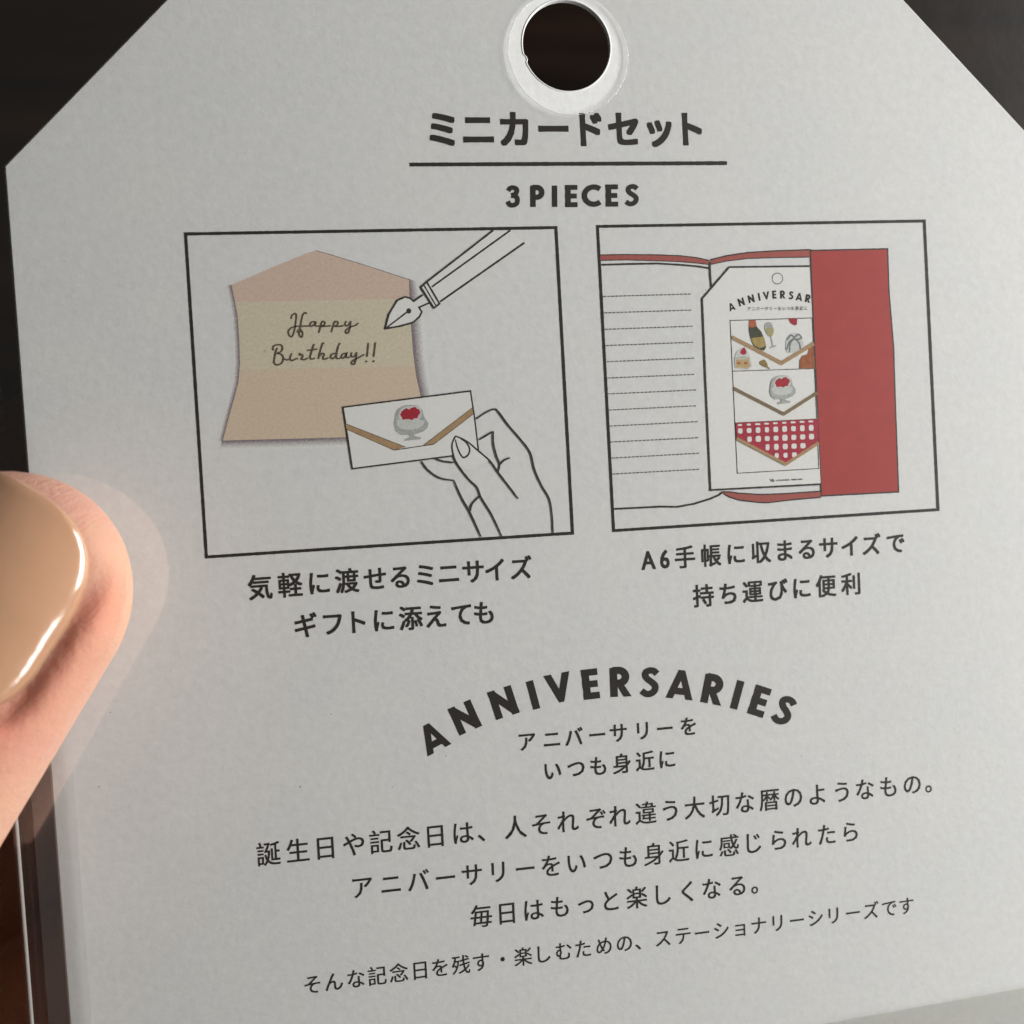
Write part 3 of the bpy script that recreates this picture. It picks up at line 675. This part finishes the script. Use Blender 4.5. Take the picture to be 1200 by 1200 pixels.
def thumb_mesh():
    bm = bmesh.new(); NS, NA = 150, 160; L = 3.2
    rings = []
    for i in range(NS + 1):
        s = L * (i / NS) ** 1.6
        w, u, l = thumb_r(s); ring = []
        for k in range(NA):
            a = 2 * math.pi * k / NA; ca, sa = math.cos(a), math.sin(a)
            x = w * math.copysign(abs(ca) ** 0.88, ca); h = (u if sa > 0 else l) * math.copysign(abs(sa) ** (1.0 if sa > 0 else 0.9), sa)
            # nail groove: a trench along the nail's sides, flesh swelling beyond it
            if sa > 0 and s < 2.4:
                ns = s - NOFF
                half = NR * math.sin(math.radians(64) * nail_w(ns))
                dside = abs(x) - half
                along = max(0, min(1, (ns + 0.05) / 0.25)) * max(0, min(1, (2.1 - ns) / 0.45))
                xe = min(abs(x), 0.70); hn = nail_h(ns) - NR * (1 - math.sqrt(max(0, 1 - (xe / NR) ** 2))) * NF
                if dside < 0: tgt = min(h, hn - 0.05)
                else:
                    q = min(1, dside / 0.30); q = q * q * (3 - 2 * q)
                    tgt = (hn - 0.03) * (1 - q) + (h + 0.0 * math.exp(-((dside - 0.2) / 0.1) ** 2)) * q if half > 0 else h
                    tgt = min(tgt, h + 0.05)
                h = h + (tgt - h) * along
                if ns > 1.2: h += 0.05 * math.exp(-((ns - 1.9) / 0.16) ** 2) * math.exp(-(x / 0.7) ** 4)
            ring.append(bm.verts.new(TIP - D * s + Sd * x + Nn * h))
        rings.append(ring)
    for a, b in zip(rings, rings[1:]):
        for k in range(NA): bm.faces.new((a[k], b[k], b[(k + 1) % NA], a[(k + 1) % NA]))
    bm.faces.new(rings[0][::-1]) if False else bmesh.ops.contextual_create(bm, geom=rings[0])
    bmesh.ops.contextual_create(bm, geom=rings[-1])
    bmesh.ops.remove_doubles(bm, verts=bm.verts, dist=0.0005)
    bmesh.ops.recalc_face_normals(bm, faces=bm.faces)
    return bm
def capsule(bm, a, b, ra, rb, seg=28, rg=8, squash=None):
    a = Vector(a); b = Vector(b); d = (b - a).normalized()
    s1 = d.cross(Vector((0, 0, 1))); s1 = s1.normalized() if s1.length > 1e-3 else Vector((1, 0, 0)); s2 = s1.cross(d)
    prof = [(-math.cos(q) * ra, math.sin(q) * ra, a) for q in np.linspace(0, math.pi / 2, rg)] + [(math.sin(q) * rb, math.cos(q) * rb, b) for q in np.linspace(0, math.pi / 2, rg)]
    rings = []
    for t_, r, o in prof:
        rings.append([bm.verts.new(o + d * t_ + (s1 * math.cos(2 * math.pi * k / seg) + s2 * math.sin(2 * math.pi * k / seg) * (squash or 1)) * max(r, 1e-3)) for k in range(seg)])
    for p_, q_ in zip(rings, rings[1:]):
        for k in range(seg): bm.faces.new((p_[k], q_[k], q_[(k + 1) % seg], p_[(k + 1) % seg]))
    bm.faces.new(rings[0]); bm.faces.new(rings[-1][::-1])
bm = thumb_mesh()
IP = TIP - D * 3.0
MCP = Vector((-8.1, -4.9, 0.15)); CMC = Vector((-10.0, -7.9, -2.0)); WR = Vector((-12.2, -10.6, -3.4)); ELB = Vector((-20.5, -20.0, -6.0))
capsule(bm, IP + Nn * 0.0, MCP, 0.84, 0.98); capsule(bm, MCP, CMC, 1.0, 1.5)
MC = [(-8.6, -2.9, -3.0), (-8.0, -4.9, -3.5), (-7.9, -6.7, -3.6), (-8.3, -8.5, -3.4)]
PIPs = [(-6.0, 0.1, -2.6), (-4.9, -2.4, -3.15), (-4.7, -4.7, -3.2), (-5.4, -7.1, -3.0)]
DIPs = [(-4.0, 1.1, -1.55), (-2.7, -1.6, -2.0), (-2.5, -4.1, -2.1), (-3.6, -6.6, -2.0)]
TIPs = [(-2.4, 1.25, -0.90), (-1.2, -1.2, -0.93), (-1.1, -3.8, -0.92), (-2.4, -6.3, -0.85)]
RR = [(0.98, 0.86, 0.76, 0.66), (1.0, 0.88, 0.78, 0.68), (0.96, 0.84, 0.74, 0.65), (0.85, 0.74, 0.64, 0.56)]
for a, b, c, d, r in zip(MC, PIPs, DIPs, TIPs, RR):
    capsule(bm, a, b, r[0], r[1]); capsule(bm, b, c, r[1], r[2]); capsule(bm, c, d, r[2], r[3])
    capsule(bm, WR, a, 1.35, r[0] * 1.12)
capsule(bm, (-9.0, -4.6, -2.9), (-10.3, -8.3, -2.8), 1.1, 1.7); capsule(bm, MC[0], MC[3], 1.0, 0.9); capsule(bm, (-9.6, -5, -3.2), (-9.8, -8.4, -3.4), 1.2, 1.3)
capsule(bm, (-8.6, -5.4, -1.4), (-9.2, -4.4, -2.6), 0.75, 0.8)           # web between thumb and index
capsule(bm, WR, ELB, 1.9, 2.9, squash=0.8)
me = bpy.data.meshes.new('hand'); bm.to_mesh(me); bm.free()
hand = link('hand', me)
rm = hand.modifiers.new('r', 'REMESH'); rm.mode = 'VOXEL'; rm.voxel_size = 0.042; rm.use_smooth_shade = True
bpy.context.view_layer.update()
dg = bpy.context.evaluated_depsgraph_get(); me2 = bpy.data.meshes.new_from_object(hand.evaluated_get(dg)); hand.modifiers.clear(); hand.data = me2; me2.name = 'hand'
# smooth: gently at the thumb end, strongly elsewhere so that the limbs flow together
n = len(me2.vertices); co = np.empty(n * 3, 'f'); me2.vertices.foreach_get('co', co); co = co.reshape(-1, 3).astype('f8')
ed = np.empty(len(me2.edges) * 2, 'i'); me2.edges.foreach_get('vertices', ed); ed = ed.reshape(-1, 2)
T_ = np.array(TIP); D_ = np.array(D)
s_along = (T_ - co) @ D_; near = (np.linalg.norm(co - (T_ - D_ * 1.5), axis=1) < 2.2) & (co[:, 2] > -0.1)
wgt = np.where(near, 0.0, 1.0)[:, None]
deg = np.bincount(ed.ravel(), minlength=n)[:, None]
def lap(c):
    s = np.zeros_like(c)
    for k in range(3):
        s[:, k] = np.bincount(ed[:, 0], c[ed[:, 1], k], n) + np.bincount(ed[:, 1], c[ed[:, 0], k], n)
    return s / deg
for it in range(4): co = co + 0.5 * (lap(co) - co)
for it in range(60): co = co + 0.6 * wgt * (lap(co) - co)
# the pressed pads rest on the film and on the back of the sleeve
up_side = co[:, 2] > -0.05
inx = (co[:, 0] > SXL - 0.05)
zmin = FZ + 0.012
th = inx & near; co[th, 2] = np.maximum(co[th, 2], zmin)
bk = inx & ~near; co[bk, 2] = np.where(co[bk, 2] > -1.6, np.minimum(co[bk, 2], -0.19), co[bk, 2])
me2.vertices.foreach_set('co', co.astype('f').ravel()); me2.update()
at = me2.attributes.new('blush', 'FLOAT', 'POINT')
rel = co - T_; xs_ = rel @ np.array(Sd); ns_ = -(rel @ D_) - NOFF; hs = rel @ np.array(Nn)
bl = 0.65 * np.exp(-((np.abs(xs_) - 0.76) / 0.15) ** 2) * np.clip((ns_ - 0.1) / 0.4, 0, 1) * np.clip((2.0 - ns_) / 0.5, 0, 1) * (hs > 0) * near
at.data.foreach_set('value', bl.astype('f'))
me2.materials.clear(); me2.materials.append(skin_mat())
for p_ in me2.polygons: p_.use_smooth = True
tag(hand, "bare hand pinching the tag's left edge, its thumb wearing a glossy beige nail", 'hand')
# nail
def nail_mat():
    m, nt, b = mat('beige_gel_polish', (0.42, 0.245, 0.15), 0.16, spec=0.5)
    b.inputs['Coat Weight'].default_value = 1.0; b.inputs['Coat Roughness'].default_value = 0.15; b.inputs['Coat IOR'].default_value = 1.55
    b.inputs['Subsurface Weight'].default_value = 0.5; b.inputs['Subsurface Radius'].default_value = (1, .5, .3); b.inputs['Subsurface Scale'].default_value = 0.06
    n = noise(nt, 3.5, 3, 0.5); bp = bump(nt, b, n.outputs[0], 0.35, 0.02); nt.links.new(bp.outputs[0], b.inputs['Coat Normal'])
    return m
NA_, NS_ = 64, 64; V = []; Fc = []
def shape(a, s):
    # s 0..1 from free edge to cuticle; rounded corners at both ends
    return s
for side in (0, 1):
    for i in range(NS_ + 1):
        for k in range(NA_ + 1):
            a = -1 + 2 * k / NA_; s = NL * (1 - math.cos(math.pi * i / NS_)) / 2; wf = nail_w(s)
            e = min(1, min((1 - abs(a)) * wf * 0.8, min(s, NL - s) * 1.0) / 0.075); th_ = 0.055 * math.sqrt(max(0, 1 - (1 - e) ** 2))
            P_ = nail_pt(a * wf, s) + Nn * (th_ * (0.55 if side == 0 else -0.6))
            V.append(tuple(P_))
o_ = (NS_ + 1) * (NA_ + 1)
for i in range(NS_):
    for k in range(NA_):
        j = i * (NA_ + 1) + k; Fc.append((j, j + 1, j + NA_ + 2, j + NA_ + 1)); Fc.append((o_ + j, o_ + j + NA_ + 1, o_ + j + NA_ + 2, o_ + j + 1))
me = bpy.data.meshes.new('thumb_nail'); me.from_pydata(V, [], Fc); me.materials.append(nail_mat())
bm = bmesh.new(); bm.from_mesh(me); bmesh.ops.remove_doubles(bm, verts=bm.verts, dist=0.0004); bmesh.ops.recalc_face_normals(bm, faces=bm.faces); bm.to_mesh(me); bm.free()
link('thumb_nail', me, hand, True)
